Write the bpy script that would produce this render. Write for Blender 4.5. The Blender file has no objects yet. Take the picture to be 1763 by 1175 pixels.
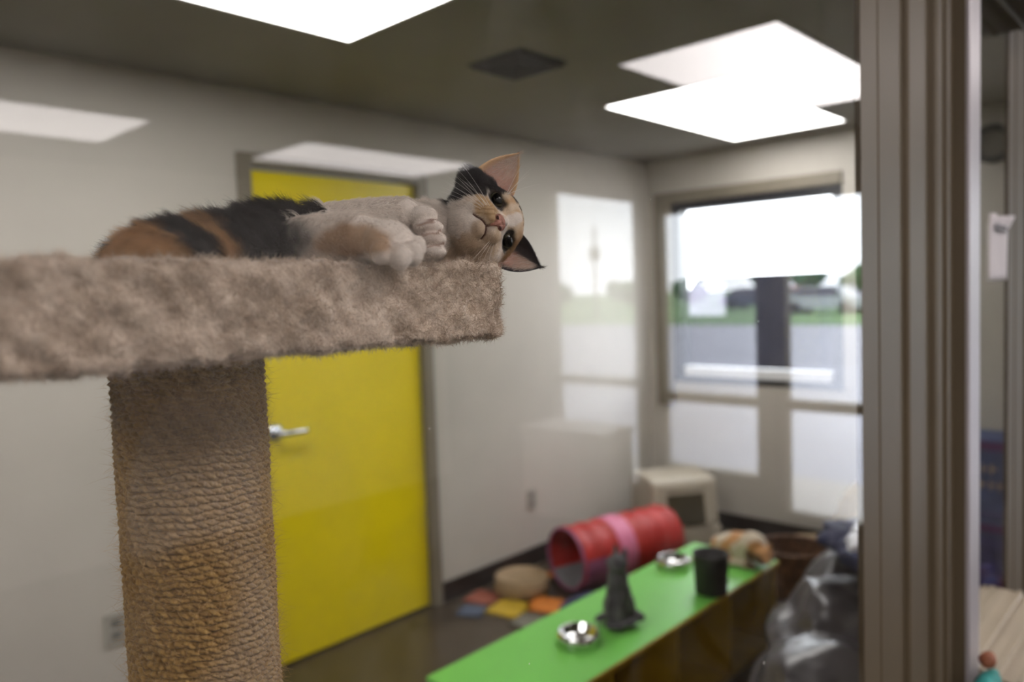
import bpy, bmesh, math, random
import numpy as np
from mathutils import Vector, Matrix, noise
random.seed(7); rng = np.random.default_rng(7)
S = bpy.context.scene
COL = S.collection
R = math.radians

# ------------------------------------------------------------ camera, sky, exposure
cam_d = bpy.data.cameras.new('camera'); cam = bpy.data.objects.new('camera', cam_d); COL.objects.link(cam)
cam.location = (.34, 0, 1.5)
_a, _b, _c = R(43.1), R(-3.45), R(-1.98)
_F = Vector((-math.sin(_a)*math.cos(_b), math.cos(_a)*math.cos(_b), math.sin(_b)))
_r0 = Vector((math.cos(_a), math.sin(_a), 0)); _u0 = _r0.cross(_F)
_R = _r0*math.cos(_c)+_u0*math.sin(_c); _U = _u0*math.cos(_c)-_r0*math.sin(_c)
cam.rotation_euler = Matrix((_R, _U, -_F)).transposed().to_euler()
cam_d.lens = 1335*36/1763; cam_d.sensor_width = 36; cam_d.clip_start = .01; cam_d.clip_end = 600
cam_d.dof.use_dof = True; cam_d.dof.focus_distance = .545; cam_d.dof.aperture_fstop = 4.2
S.camera = cam

world = bpy.data.worlds.new('overcast_sky'); S.world = world; world.use_nodes = True
_n = world.node_tree.nodes; _l = world.node_tree.links; _bg = _n['Background']
_tc = _n.new('ShaderNodeTexCoord'); _nz = _n.new('ShaderNodeTexNoise'); _nz.inputs['Scale'].default_value = 2.5
_cr = _n.new('ShaderNodeValToRGB'); _cr.color_ramp.elements[0].color = (.78, .88, 1, 1); _cr.color_ramp.elements[1].color = (.95, .98, 1, 1)
_l.new(_tc.outputs['Generated'], _nz.inputs['Vector']); _l.new(_nz.outputs['Fac'], _cr.inputs['Fac']); _l.new(_cr.outputs['Color'], _bg.inputs['Color'])
_bg.inputs['Strength'].default_value = 3.6

LAMP = 4.2
S.view_settings.view_transform = 'Standard'; S.view_settings.look = 'None'; S.view_settings.gamma = 1
S.view_settings.use_curve_mapping = False; S.view_settings.exposure = 1.42
S.cycles.max_bounces = 8; S.cycles.transparent_max_bounces = 24; S.cycles.caustics_reflective = False; S.cycles.caustics_refractive = False
S.cycles.sample_clamp_indirect = 6

# ------------------------------------------------------------ materials
def nodes(name):
    m = bpy.data.materials.new(name); m.use_nodes = True
    return m, m.node_tree.nodes, m.node_tree.links
def mat(name, col, rough=.6, var=.08, scale=8, bump=0, bscale=60, metal=0, spec=.5, coat=0, trans=0, col2=None, alpha=1, coord='Object'):
    m, n, l = nodes(name); b = n['Principled BSDF']
    tc = n.new('ShaderNodeTexCoord'); nz = n.new('ShaderNodeTexNoise'); nz.inputs['Scale'].default_value = scale; nz.inputs['Detail'].default_value = 4
    l.new(tc.outputs[coord], nz.inputs['Vector'])
    cr = n.new('ShaderNodeValToRGB'); c2 = col2 or [min(1, c*(1+var)) for c in col]
    c1 = col if col2 else [c*(1-var) for c in col]
    cr.color_ramp.elements[0].position = .35; cr.color_ramp.elements[1].position = .65
    cr.color_ramp.elements[0].color = (*c1, 1); cr.color_ramp.elements[1].color = (*c2, 1)
    l.new(nz.outputs['Fac'], cr.inputs['Fac']); l.new(cr.outputs['Color'], b.inputs['Base Color'])
    b.inputs['Roughness'].default_value = rough; b.inputs['Metallic'].default_value = metal
    b.inputs['Specular IOR Level'].default_value = spec; b.inputs['Coat Weight'].default_value = coat
    b.inputs['Transmission Weight'].default_value = trans; b.inputs['Alpha'].default_value = alpha
    if bump:
        n2 = n.new('ShaderNodeTexNoise'); n2.inputs['Scale'].default_value = bscale; n2.inputs['Detail'].default_value = 5
        l.new(tc.outputs[coord], n2.inputs['Vector'])
        bp = n.new('ShaderNodeBump'); bp.inputs['Strength'].default_value = bump; bp.inputs['Distance'].default_value = .01
        l.new(n2.outputs['Fac'], bp.inputs['Height']); l.new(bp.outputs['Normal'], b.inputs['Normal'])
    return m
def attr_mat(name, rough=.8, sheen=0, spec=.2, bump=0, bscale=400, sss=0):
    m, n, l = nodes(name); b = n['Principled BSDF']
    a = n.new('ShaderNodeAttribute'); a.attribute_name = 'col'
    nz = n.new('ShaderNodeTexNoise'); nz.inputs['Scale'].default_value = 300; tc = n.new('ShaderNodeTexCoord'); l.new(tc.outputs['Object'], nz.inputs['Vector'])
    mx = n.new('ShaderNodeMix'); mx.data_type = 'RGBA'; mx.blend_type = 'MULTIPLY'; mx.inputs['Factor'].default_value = .25
    l.new(a.outputs['Color'], mx.inputs['A']); l.new(nz.outputs['Fac'], mx.inputs['B']); l.new(mx.outputs['Result'], b.inputs['Base Color'])
    b.inputs['Roughness'].default_value = rough; b.inputs['Specular IOR Level'].default_value = spec; b.inputs['Sheen Weight'].default_value = sheen
    if bump:
        n2 = n.new('ShaderNodeTexNoise'); n2.inputs['Scale'].default_value = bscale
        l.new(tc.outputs['Object'], n2.inputs['Vector'])
        bp = n.new('ShaderNodeBump'); bp.inputs['Strength'].default_value = bump; bp.inputs['Distance'].default_value = .002
        l.new(n2.outputs['Fac'], bp.inputs['Height']); l.new(bp.outputs['Normal'], b.inputs['Normal'])
    return m
def glow(name, col, s):
    m, n, l = nodes(name); n.remove(n['Principled BSDF']); e = n.new('ShaderNodeEmission')
    nz = n.new('ShaderNodeTexNoise'); nz.inputs['Scale'].default_value = 120; tc = n.new('ShaderNodeTexCoord'); l.new(tc.outputs['Object'], nz.inputs['Vector'])
    cr = n.new('ShaderNodeValToRGB'); cr.color_ramp.elements[0].color = (*[c*.94 for c in col], 1); cr.color_ramp.elements[1].color = (*col, 1)
    l.new(nz.outputs['Fac'], cr.inputs['Fac']); l.new(cr.outputs['Color'], e.inputs['Color'])
    e.inputs['Strength'].default_value = s; l.new(e.outputs[0], n['Material Output'].inputs['Surface'])
    m.cycles.emission_sampling = 'FRONT_BACK'
    return m
def glass_mat(name, f0=.055, dust=True, tint=(.985, .98, .975)):
    """clear sheet: transparent with a mirror share that grows at grazing angles; dust flecks and a smeary haze of scratches"""
    m, n, l = nodes(name); n.remove(n['Principled BSDF'])
    geo = n.new('ShaderNodeNewGeometry'); dot = n.new('ShaderNodeVectorMath'); dot.operation = 'DOT_PRODUCT'
    l.new(geo.outputs['Incoming'], dot.inputs[0]); l.new(geo.outputs['Normal'], dot.inputs[1])
    def mth(op, a, b=None, cl=False):
        q = n.new('ShaderNodeMath'); q.operation = op; q.use_clamp = cl
        for i, v in enumerate((a, b)):
            if v is None: continue
            if isinstance(v, (int, float)): q.inputs[i].default_value = v
            else: l.new(v, q.inputs[i])
        return q.outputs[0]
    ab = mth('ABSOLUTE', dot.outputs['Value']); om = mth('SUBTRACT', 1, ab, True); pw = mth('POWER', om, 4)
    fr = mth('ADD', mth('MULTIPLY', pw, 1-f0), f0, True)
    fr = mth('MULTIPLY', fr, mth('SUBTRACT', 1, geo.outputs['Backfacing']))
    t = n.new('ShaderNodeBsdfTransparent'); t.inputs['Color'].default_value = (*tint, 1)
    g = n.new('ShaderNodeBsdfGlossy'); g.inputs['Roughness'].default_value = 0
    mx = n.new('ShaderNodeMixShader'); l.new(fr, mx.inputs['Fac']); l.new(t.outputs[0], mx.inputs[1]); l.new(g.outputs[0], mx.inputs[2])
    out = mx
    if dust:
        tc = n.new('ShaderNodeTexCoord')
        v = n.new('ShaderNodeTexVoronoi'); v.inputs['Scale'].default_value = 38; l.new(tc.outputs['Object'], v.inputs['Vector'])
        nz = n.new('ShaderNodeTexNoise'); nz.inputs['Scale'].default_value = 900; l.new(tc.outputs['Object'], nz.inputs['Vector'])
        fleck = mth('LESS_THAN', v.outputs['Distance'], mth('MULTIPLY', mth('POWER', v.outputs['Color'], 6), .16))
        w = n.new('ShaderNodeTexNoise'); w.inputs['Scale'].default_value = 7; w.inputs['Detail'].default_value = 6; w.inputs['Distortion'].default_value = 1.2
        l.new(tc.outputs['Object'], w.inputs['Vector'])
        w2 = n.new('ShaderNodeTexNoise'); w2.inputs['Scale'].default_value = 160; w2.inputs['Detail'].default_value = 3; l.new(tc.outputs['Object'], w2.inputs['Vector'])
        sm = mth('MULTIPLY', mth('MULTIPLY', mth('SUBTRACT', w.outputs['Fac'], .47, True), w2.outputs['Fac']), .22)
        amt = mth('ADD', mth('MULTIPLY', fleck, .55), sm, True)
        amt = mth('MULTIPLY', amt, mth('SUBTRACT', 1, geo.outputs['Backfacing']))
        d = n.new('ShaderNodeBsdfDiffuse'); d.inputs['Color'].default_value = (.75, .73, .68, 1)
        m2 = n.new('ShaderNodeMixShader'); l.new(amt, m2.inputs['Fac']); l.new(mx.outputs[0], m2.inputs[1]); l.new(d.outputs[0], m2.inputs[2]); out = m2
    l.new(out.outputs[0], n['Material Output'].inputs['Surface'])
    return m

M = {}
M['wall'] = mat('warm_grey_wall_paint', (.50, .468, .42), .55, .03, 3, .05, 90)
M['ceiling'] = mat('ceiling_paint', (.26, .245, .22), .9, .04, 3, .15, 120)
M['floor'] = mat('brown_sealed_floor', (.050, .036, .022), .28, .3, 2.2, .05, 30)
M['baseboard'] = mat('dark_brown_vinyl_base', (.020, .014, .012), .5, .15)
M['yellow'] = mat('yellow_door_paint', (.76, .61, .004), .38, .03, 5)
M['frame'] = mat('taupe_steel_frame_paint', (.19, .165, .125), .45, .05)
M['chrome'] = mat('brushed_chrome', (.62, .66, .72), .25, .05, 30, metal=1)
M['white_plastic'] = mat('off_white_plastic', (.36, .34, .30), .4, .04)
M['darkslot'] = mat('dark_slot', (.03, .03, .03), .5)
M['mullion'] = mat('taupe_mullion_paint', (.092, .069, .042), .5, .05, 6, spec=.22)
M['sillpaint'] = mat('beige_sill_paint', (.34, .28, .205), .42, .05, 6)
M['blackframe'] = mat('black_window_frame', (.012, .013, .018), .35, .1)
M['whitesill'] = mat('white_sill_paint', (.8, .82, .85), .4, .03)
M['ledge'] = mat('white_window_ledge', (.8, .82, .85), .4, .03)
M['lobbywall'] = mat('lobby_wall_paint', (.72, .68, .62), .6, .04, 3)
M['lobbyfloor'] = mat('lobby_dark_floor', (.020, .015, .010), .9, .2, 3, spec=0)
M['lobbydark'] = mat('dark_taupe_wall_paint', (.06, .052, .045), .6, .05, 3)
M['light'] = glow('lit_diffuser', (1, .985, .96), LAMP)
M['lobbylight'] = glow('lit_lobby_diffuser', (1, .93, .92), LAMP*.84)
M['lightframe'] = mat('troffer_frame_enamel', (.5, .5, .48), .4, .03)
M['glass'] = glass_mat('viewing_window_glass')
M['winglass'] = glass_mat('window_glass', dust=False)
M['green'] = mat('green_laminate', (.155, .50, .075), .38, .05, 4)
M['yellowwood'] = mat('yellow_laminate_panel', (.42, .26, .012), .5, .15, 7)
M['edgeband'] = mat('amber_edge_band', (.45, .28, .02), .45, .1)
M['steel'] = mat('polished_steel', (.6, .6, .6), .12, .05, metal=1)
M['red'] = mat('red_nylon', (.42, .022, .018), .55, .12, 9, .25, 25)
M['pink'] = mat('pink_reflection_nylon', (.60, .16, .28), .55, .12, 9, .2, 25)
M['mauve'] = mat('mauve_rim_and_reflection_nylon', (.30, .09, .19), .6, .12, 9, .2, 25)
M['liner'] = mat('grey_liner_cloth', (.22, .22, .24), .8, .1)
M['navy'] = mat('navy_cloth', (.015, .02, .07), .7, .3, 12, .3, 40)
M['cream'] = mat('cream_plastic', (.46, .41, .33), .45, .04)
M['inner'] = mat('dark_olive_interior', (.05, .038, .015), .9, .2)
M['card'] = mat('cardboard', (.30, .21, .12), .85, .12, 20)
M['bag'] = mat('grey_plastic_bag_film', (.04, .035, .038), .3, .45, 5, .15, 9, spec=.6)
M['tan'] = mat('tan_plush', (.30, .22, .13), .95, .12, 20, .4, 120)
M['wicker'] = mat('brown_wicker', (.11, .05, .025), .7, .5, 40, .6, 60)
M['tub'] = mat('charcoal_rubber', (.025, .023, .025), .7, .2)
M['orange'] = mat('orange_foam', (.62, .20, .03), .7, .1)
M['mustard'] = mat('mustard_foam', (.48, .32, .02), .7, .1)
M['brick'] = mat('dusty_red_foam', (.28, .08, .05), .7, .1)
M['slate'] = mat('slate_blue_foam', (.07, .09, .14), .7, .1)
M['greyfoam'] = mat('grey_green_foam', (.16, .15, .12), .7, .1)
M['blue'] = mat('blue_printed_carton', (.045, .075, .20), .5, .2, 12)
M['purple'] = mat('purple_print', (.09, .015, .12), .5, .1)
M['indigo'] = mat('indigo_print', (.05, .05, .16), .5, .3, 15)
M['tanprint'] = mat('tan_print', (.35, .27, .2), .5, .1)
M['teal'] = mat('teal_fabric', (.02, .22, .20), .7, .3, 60)
M['rust'] = mat('rust_fabric', (.22, .07, .03), .7, .3, 60)
M['paper'] = mat('white_paper', (.55, .51, .52), .8, .03)
M['ink'] = mat('grey_ink', (.16, .15, .16), .8, .1)
M['clockring'] = mat('dark_green_grey_ring', (.045, .05, .04), .6, .1)
M['asphalt'] = mat('asphalt', (.36, .36, .40), .9, .08, .5, coord='Object')
M['concrete'] = mat('pale_concrete', (.42, .40, .38), .9, .08, 1)
M['grass'] = mat('lawn', (.13, .23, .085), .95, .25, .4, .3, 5)
M['leaf'] = mat('foliage', (.035, .10, .035), .9, .4, 1.5, .5, 4)
M['bark'] = mat('bark', (.07, .05, .035), .9, .3, 8)
M['van'] = mat('black_van_paint', (.008, .008, .012), .9, .1, spec=.05)
M['vanglass'] = mat('mauve_grey_tinted_glass', (.085, .075, .11), .25, .1)
M['carred'] = mat('red_car_paint', (.35, .05, .06), .35, .05)
M['cardark'] = mat('dark_blue_car_paint', (.03, .04, .08), .35, .05)
M['carsilver'] = mat('silver_car_paint', (.4, .42, .45), .35, .05)
M['tyre'] = mat('tyre_rubber', (.02, .02, .02), .8, .1)
M['carpet'] = attr_mat('beige_sherpa_carpet', .95, .3, .1, .6, 500)
M['fleece'] = attr_mat('beige_sherpa_pile', .95, .3, .1)
M['sisal'] = attr_mat('sisal_rope', .75, .2, .25, .5, 1500)
M['sisalfibre'] = attr_mat('sisal_fibre', .7, 0, .3)
M['skin'] = attr_mat('kitten_skin', .85, .2, .15)
M['furm'] = attr_mat('kitten_hair', .55, .1, .3)
M['nose'] = mat('pink_brown_nose_leather', (.33, .15, .11), .5, .15, 150, .3, 900)
M['mouth'] = mat('dark_pink_lip', (.10, .035, .03), .6, .1, 200)
M['whisk'] = mat('white_whisker', (.75, .72, .68), .4, .02)
M['dustcat'] = mat('grey_kitten_fur', (.045, .042, .044), .95, .35, 60, .5, 150)
M['pawpink'] = mat('pink_pad', (.4, .2, .16), .6, .1)

# ------------------------------------------------------------ helpers
def link(name, me, m, parent=None, smooth=False):
    o = bpy.data.objects.new(name, me); COL.objects.link(o)
    if m is not None:
        for x in (m if isinstance(m, (list, tuple)) else [m]): me.materials.append(x)
    if smooth and hasattr(me, 'polygons'):
        me.polygons.foreach_set('use_smooth', [True]*len(me.polygons))
    if parent is not None: o.parent = parent
    return o
def put(name, bm, m, parent=None, smooth=False):
    me = bpy.data.meshes.new(name); bmesh.ops.recalc_face_normals(bm, faces=bm.faces); bm.to_mesh(me); bm.free()
    if parent is not None:
        me.transform(world_of(parent).inverted())
    return link(name, me, m, parent, smooth)
def world_of(o):
    w = o.matrix_basis.copy()
    if o.parent: w = world_of(o.parent) @ w
    return w
def thing(name, label, cat, loc=(0, 0, 0), rz=0, group=None):
    o = bpy.data.objects.new(name, None); COL.objects.link(o); o.empty_display_size = .05
    o.location = loc; o.rotation_euler = (0, 0, rz); return tag(o, label, cat, group)
def tag(o, label, cat, group=None):
    o['label'] = label; o['category'] = cat
    if group: o['group'] = group
    return o
def struct(o): o['kind'] = 'structure'; return o
def box(bm, lo, hi, bev=0):
    mtx = Matrix.Translation([(a+b)/2 for a, b in zip(lo, hi)]) @ Matrix.Diagonal([b-a for a, b in zip(lo, hi)]+[1])
    r = bmesh.ops.create_cube(bm, size=1, matrix=mtx)
    if bev:
        es = list({e for v in r['verts'] for e in v.link_edges})
        bmesh.ops.bevel(bm, geom=es, offset=bev, segments=3, affect='EDGES', profile=.5)
def boxes(*bs, bev=0):
    bm = bmesh.new()
    for lo, hi in bs: box(bm, lo, hi, bev)
    return bm
def tube(bm, pts, rad, seg=10, cap=True):
    pts = [Vector(p) for p in pts]; rads = rad if isinstance(rad, (list, tuple)) else [rad]*len(pts); rings = []
    up = Vector((0, 0, 1))
    for i, p in enumerate(pts):
        d = (pts[min(i+1, len(pts)-1)]-pts[max(i-1, 0)]).normalized()
        a = d.cross(up if abs(d.dot(up)) < .95 else Vector((1, 0, 0))).normalized(); b = d.cross(a)
        rings.append([bm.verts.new(p+(a*math.cos(t)+b*math.sin(t))*rads[i]) for t in [k*math.tau/seg for k in range(seg)]])
    for r0, r1 in zip(rings, rings[1:]):
        for k in range(seg): bm.faces.new((r0[k], r0[(k+1) % seg], r1[(k+1) % seg], r1[k]))
    if cap: bm.faces.new(rings[0][::-1]); bm.faces.new(rings[-1])
def lathe(bm, prof, c=(0, 0, 0), seg=32, sx=1, sy=1):
    rings = [[bm.verts.new((c[0]+r*sx*math.cos(t), c[1]+r*sy*math.sin(t), c[2]+z)) for t in [k*math.tau/seg for k in range(seg)]] for r, z in prof]
    for r0, r1 in zip(rings, rings[1:]):
        for k in range(seg): bm.faces.new((r0[k], r0[(k+1) % seg], r1[(k+1) % seg], r1[k]))
    bm.faces.new(rings[0][::-1]); bm.faces.new(rings[-1])
def prism(bm, poly, axis, a, b):
    """poly = 2-D outline in the two axes other than `axis`"""
    def P(u, v, w): return {0: (w, u, v), 1: (u, w, v), 2: (u, v, w)}[axis]
    A = [bm.verts.new(P(u, v, a)) for u, v in poly]; B = [bm.verts.new(P(u, v, b)) for u, v in poly]
    n = len(poly); bm.faces.new(A[::-1]); bm.faces.new(B)
    for i in range(n): bm.faces.new((A[i], A[(i+1) % n], B[(i+1) % n], B[i]))
def ell(bm, c, r, rot=None, sub=3):
    m_ = Matrix.Translation(c) @ (rot.to_4x4() if rot is not None else Matrix.Identity(4)) @ Matrix.Diagonal((*r, 1))
    bmesh.ops.create_icosphere(bm, subdivisions=sub, radius=1, matrix=m_)
def chain(bm, pts, step=.35):
    """overlapping balls between centres: pts = [(c, r)]"""
    for (a, ra), (b, rb) in zip(pts, pts[1:]):
        a, b = Vector(a), Vector(b); n = max(2, int((b-a).length/(min(ra, rb)*step)))
        for i in range(n+1):
            t = i/n; r = ra+(rb-ra)*t; ell(bm, a.lerp(b, t), (r, r, r), sub=2)
def remesh(bm, voxel, smooth=8, fac=.5):
    me = bpy.data.meshes.new('tmp'); bm.to_mesh(me); bm.free()
    o = bpy.data.objects.new('tmp', me); COL.objects.link(o)
    r = o.modifiers.new('r', 'REMESH'); r.mode = 'VOXEL'; r.voxel_size = voxel
    s = o.modifiers.new('s', 'SMOOTH'); s.factor = fac; s.iterations = smooth
    dg = bpy.context.evaluated_depsgraph_get(); dg.update()
    out = bpy.data.meshes.new_from_object(o.evaluated_get(dg))
    bpy.data.objects.remove(o); bpy.data.meshes.remove(me)
    return out
def vco(me):
    a = np.empty(len(me.vertices)*3); me.vertices.foreach_get('co', a); return a.reshape(-1, 3)
def set_vco(me, v): me.vertices.foreach_set('co', v.ravel()); me.update()
def set_col(me, c):
    at = me.color_attributes.new('col', 'FLOAT_COLOR', 'POINT'); at.data.foreach_set('color', np.c_[c, np.ones(len(c))].ravel())
def sample(me, n, keep=None):
    """random surface points with normals"""
    me.calc_loop_triangles(); nt = len(me.loop_triangles)
    t = np.empty(nt*3, np.int32); me.loop_triangles.foreach_get('vertices', t); t = t.reshape(-1, 3); v = vco(me)
    A, B, C_ = v[t[:, 0]], v[t[:, 1]], v[t[:, 2]]
    cr = np.cross(B-A, C_-A); ar = np.linalg.norm(cr, axis=1)+1e-15; w = ar.copy()
    if keep is not None: w *= keep((A+B+C_)/3, cr/ar[:, None])
    w /= w.sum(); i = rng.choice(nt, n, p=w); u = rng.random((n, 2)); f = u.sum(1) > 1; u[f] = 1-u[f]
    return A[i]+(B-A)[i]*u[:, :1]+(C_-A)[i]*u[:, 1:], (cr/ar[:, None])[i]
def strands(name, root, tip_dir, length, radius, col, m, parent=None, k=4, curl=0., droop=None, nrm=None):
    """fine hair curves: roots bend from the normal towards tip_dir"""
    n = len(root); ts = np.linspace(0, 1, k)
    P = np.empty((n, k, 3)); L = np.broadcast_to(length, (n,))[:, None]
    jit = rng.normal(0, 1, (n, 3))*curl
    for i, t in enumerate(ts):
        d = tip_dir if nrm is None else nrm*(1-t)*.9+tip_dir*(t*.6+.4)
        P[:, i] = root+L*t*(d+jit*t)
    hc = bpy.data.hair_curves.new(name); hc.add_curves([k]*n)
    hc.position_data.foreach_set('vector', P.astype(np.float32).ravel())
    ra = hc.attributes.new('radius', 'FLOAT', 'POINT')
    rr = (np.broadcast_to(radius, (n,))[:, None]*(1-.8*ts[None, :]**1.5)).astype(np.float32); ra.data.foreach_set('value', rr.ravel())
    ca = hc.attributes.new('col', 'FLOAT_COLOR', 'POINT')
    cc = np.repeat(np.c_[col, np.ones(n)], k, axis=0).astype(np.float32); ca.data.foreach_set('color', cc.ravel())
    o = bpy.data.objects.new(name, hc); COL.objects.link(o); hc.materials.append(m)
    if parent is not None: o.parent = parent; o.matrix_parent_inverse = world_of(parent).inverted()
    o['kind'] = 'stuff'
    return o
def vnoise(p, s, seed=0):
    """cheap smooth 3-D noise in numpy, -1..1"""
    r = np.random.default_rng(seed); out = 0
    for _ in range(6):
        d = r.normal(size=3); d /= np.linalg.norm(d); f = s*r.uniform(.6, 1.6); out = out+np.sin(p@d*f*6.283+r.uniform(0, 6.28))
    return out/3.2
def mixc(a, b, t): t = np.clip(t, 0, 1)[:, None]; return np.asarray(a)*(1-t)+np.asarray(b)*t
def ss(x, a, b): t = np.clip((x-a)/(b-a), 0, 1); return t*t*(3-2*t)

# ------------------------------------------------------------ room shell
WX, FY, H = -2.483, 4.35, 2.33          # left wall, far wall, ceiling
LX, BY, LB = 4.5, -3.0, -.9             # lobby side wall, back walls
struct(put('floor', boxes(((WX-.1, BY, -.1), (0, FY+.1, 0))), M['floor']))
struct(put('floor_lobby', boxes(((.0005, BY, -.1), (LX+.1, FY+.1, 0))), M['lobbyfloor']))
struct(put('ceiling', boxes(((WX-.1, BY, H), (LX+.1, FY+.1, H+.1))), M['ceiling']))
DY0, DY1, DZ = 1.55, 2.39, 2.025
struct(put('wall_left', boxes(((WX-.12, BY, 0), (WX, DY0-.055, H)), ((WX-.12, DY1+.055, 0), (WX, FY, H)), ((WX-.12, DY0-.055, DZ+.06), (WX, DY1+.055, H))), M['wall']))
# door with its frame and lever
fr = put('trim_1', boxes(((WX-.12, DY0-.055, 0), (WX+.02, DY0, DZ+.06)), ((WX-.12, DY1, 0), (WX+.02, DY1+.055, DZ+.06)), ((WX-.12, DY0, DZ+.005), (WX+.02, DY1, DZ+.06)), bev=.004), M['frame']); struct(fr)
door = struct(put('door_1', boxes(((WX-.06, DY0+.003, .012), (WX-.015, DY1-.003, DZ)), bev=.002), M['yellow']))
bm = bmesh.new(); tube(bm, [(WX-.02, 1.605, .975), (WX-.004, 1.605, .975)], .032, 24); tube(bm, [(WX-.006, 1.605, .975), (WX+.05, 1.605, .975)], .011, 16)
tube(bm, [(WX+.05, 1.598, .975), (WX+.052, 1.64, .975), (WX+.05, 1.70, .973), (WX+.045, 1.725, .972)], [.012, .011, .010, .009], 16)
put('door_handle', bm, M['chrome'], door, True)
# far wall with the playroom window, opening x -2.29..-1.27 (clear), and lobby windows
wx0, wx1, wz0, wz1 = -2.30, -1.235, .905, 2.04
bm = boxes(((WX, FY, 0), (wx0, FY+.14, H)), ((wx1, FY, 0), (0.0, FY+.14, H)), ((wx0, FY, 0), (wx1, FY+.14, wz0)), ((wx0, FY, wz1), (wx1, FY+.14, H)))
struct(put('wall_far', bm, M['wall']))
w = struct(put('window_1', boxes(((wx0, FY-.005, wz0), (wx0+.055, FY+.10, wz1)), ((wx1-.055, FY-.005, wz0), (wx1, FY+.10, wz1)), ((wx0+.055, FY-.005, wz1-.05), (wx1-.055, FY+.10, wz1)), ((wx0+.055, FY-.005, wz0), (wx1-.055, FY+.10, wz0+.035)), bev=.003), M['blackframe']))
put('window_glass', boxes(((wx0+.05, FY+.05, wz0+.03), (wx1-.05, FY+.055, wz1-.045))), M['winglass'], w)
put('window_ledge', boxes(((wx0+.065, FY+.005, wz0+.037), (wx1-.065, FY+.045, wz0+.10)), bev=.004), M['ledge'], w)
# casing around window
struct(put('trim_2', boxes(((wx0-.12, FY-.018, wz0-.16), (wx0-.001, FY-.0005, wz1+.07)), ((wx0, FY-.018, wz1+.001), (wx1, FY-.0005, wz1+.07)), bev=.003), M['frame']))
struct(put('baseboard_left', boxes(((WX+.001, BY, .0), (WX+.014, DY0-.06, .10)), ((WX+.001, DY1+.06, 0), (WX+.014, FY-.001, .10))), M['baseboard']))
struct(put('baseboard_far', boxes(((WX+.016, FY-.014, 0), (-.09, FY-.001, .10))), M['baseboard']))
# lobby far wall: three glazed bays
LYc = FY
bays = [(1.13, 1.60, .15, 2.0, .80), (1.74, 2.435, .33, 2.0, .80), (2.60, 3.355, .16, 2.27, .87)]   # x0, x1, z0, z1, rail
bm = bmesh.new(); xs = .09
for x0, x1, z0, z1, zr in bays:
    box(bm, (xs, FY, 0), (x0, FY+.14, H)); box(bm, (x0, FY, 0), (x1, FY+.14, z0)); box(bm, (x0, FY, z1), (x1, FY+.14, H)); xs = x1
box(bm, (xs, FY, 0), (LX, FY+.14, H)); struct(put('wall_lobby_far', bm, M['lobbydark']))
for i, (x0, x1, z0, z1, zr) in enumerate(bays):
    w = struct(put('window_%d' % (i+2), boxes(((x0, FY+.02, z0), (x0+.02, FY+.1, z1)), ((x1-.02, FY+.02, z0), (x1, FY+.1, z1)), ((x0+.02, FY+.02, z0), (x1-.02, FY+.1, z0+.02)), ((x0+.02, FY+.02, z1-.02), (x1-.02, FY+.1, z1)), ((x0+.02, FY+.02, zr-.03), (x1-.02, FY+.1, zr+.03))), M['frame']))
    put('window_glass', boxes(((x0+.01, FY+.055, z0+.01), (x1-.01, FY+.06, z1-.01))), M['winglass'], w)
put('valance', (lambda b: (prism(b, [(2.6, 2.075), (3.355, 2.235), (3.355, 2.268), (2.6, 2.268)], 1, FY+.0, FY+.018), b)[1])(bmesh.new()), M['lobbydark'], w)
struct(put('trim_9', boxes(((WX-.12, DY0, 0), (WX-.062, DY1, .35))), M['baseboard']))  # added block behind the door, stops daylight leaking through the gap below
struct(put('wall_lobby_side', boxes(((LX, BY, 0), (LX+.1, FY+.14, H))), M['lobbywall']))
struct(put('wall_back', boxes(((WX-.1, BY-.1, 0), (LX+.1, BY, H))), M['lobbywall']))

# ------------------------------------------------------------ glass partition wall at x = 0
Y1, Y2 = .9925, 1.83                    # glass-side edges of the two mullions
prof = [(-.004, 0), (.003, .001), (.003, .073), (.0045, .075), (.0045, .187), (.010, .190), (.012, .195), (.010, .200), (.008, .202), (.008, .318), (.016, .322), (.019, .332), (.016, .342), (.012, .345), (.012, .392), (.018, .396), (.018, .412), (.014, .415), (.014, .452), (.030, .456), (.034, .461), (.034, .525), (.030, .530)]
def mull(y, k=1.):
    bm = bmesh.new(); pl = [(x, y+d*k*.83) for x, d in prof]+[(-.012, y+.530*k*.83), (-.012, y+.06), (-.004, y+.06)]
    prism(bm, pl, 2, 0.0, H); return bm
struct(put('trim_3', mull(Y1), M['mullion'])); struct(put('trim_4', mull(Y2), M['mullion']))
put('trim_strip', boxes(((.020, Y1+.379, 0), (.0365, Y1+.446, H)), bev=.002), mat('pale_aluminium_strip', (.42, .39, .41), .35, .05, 6, metal=.3), bpy.data.objects['trim_3'])
def pane(name, y0, y1, n):
    o = struct(put(name, boxes(((-.003, y0, .855), (.003, y1, 1.985))), M['glass']))
    return o
pane('window_5', BY, Y1-.001, 1); pane('window_6', Y1+.441, Y2-.001, 2)
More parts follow.
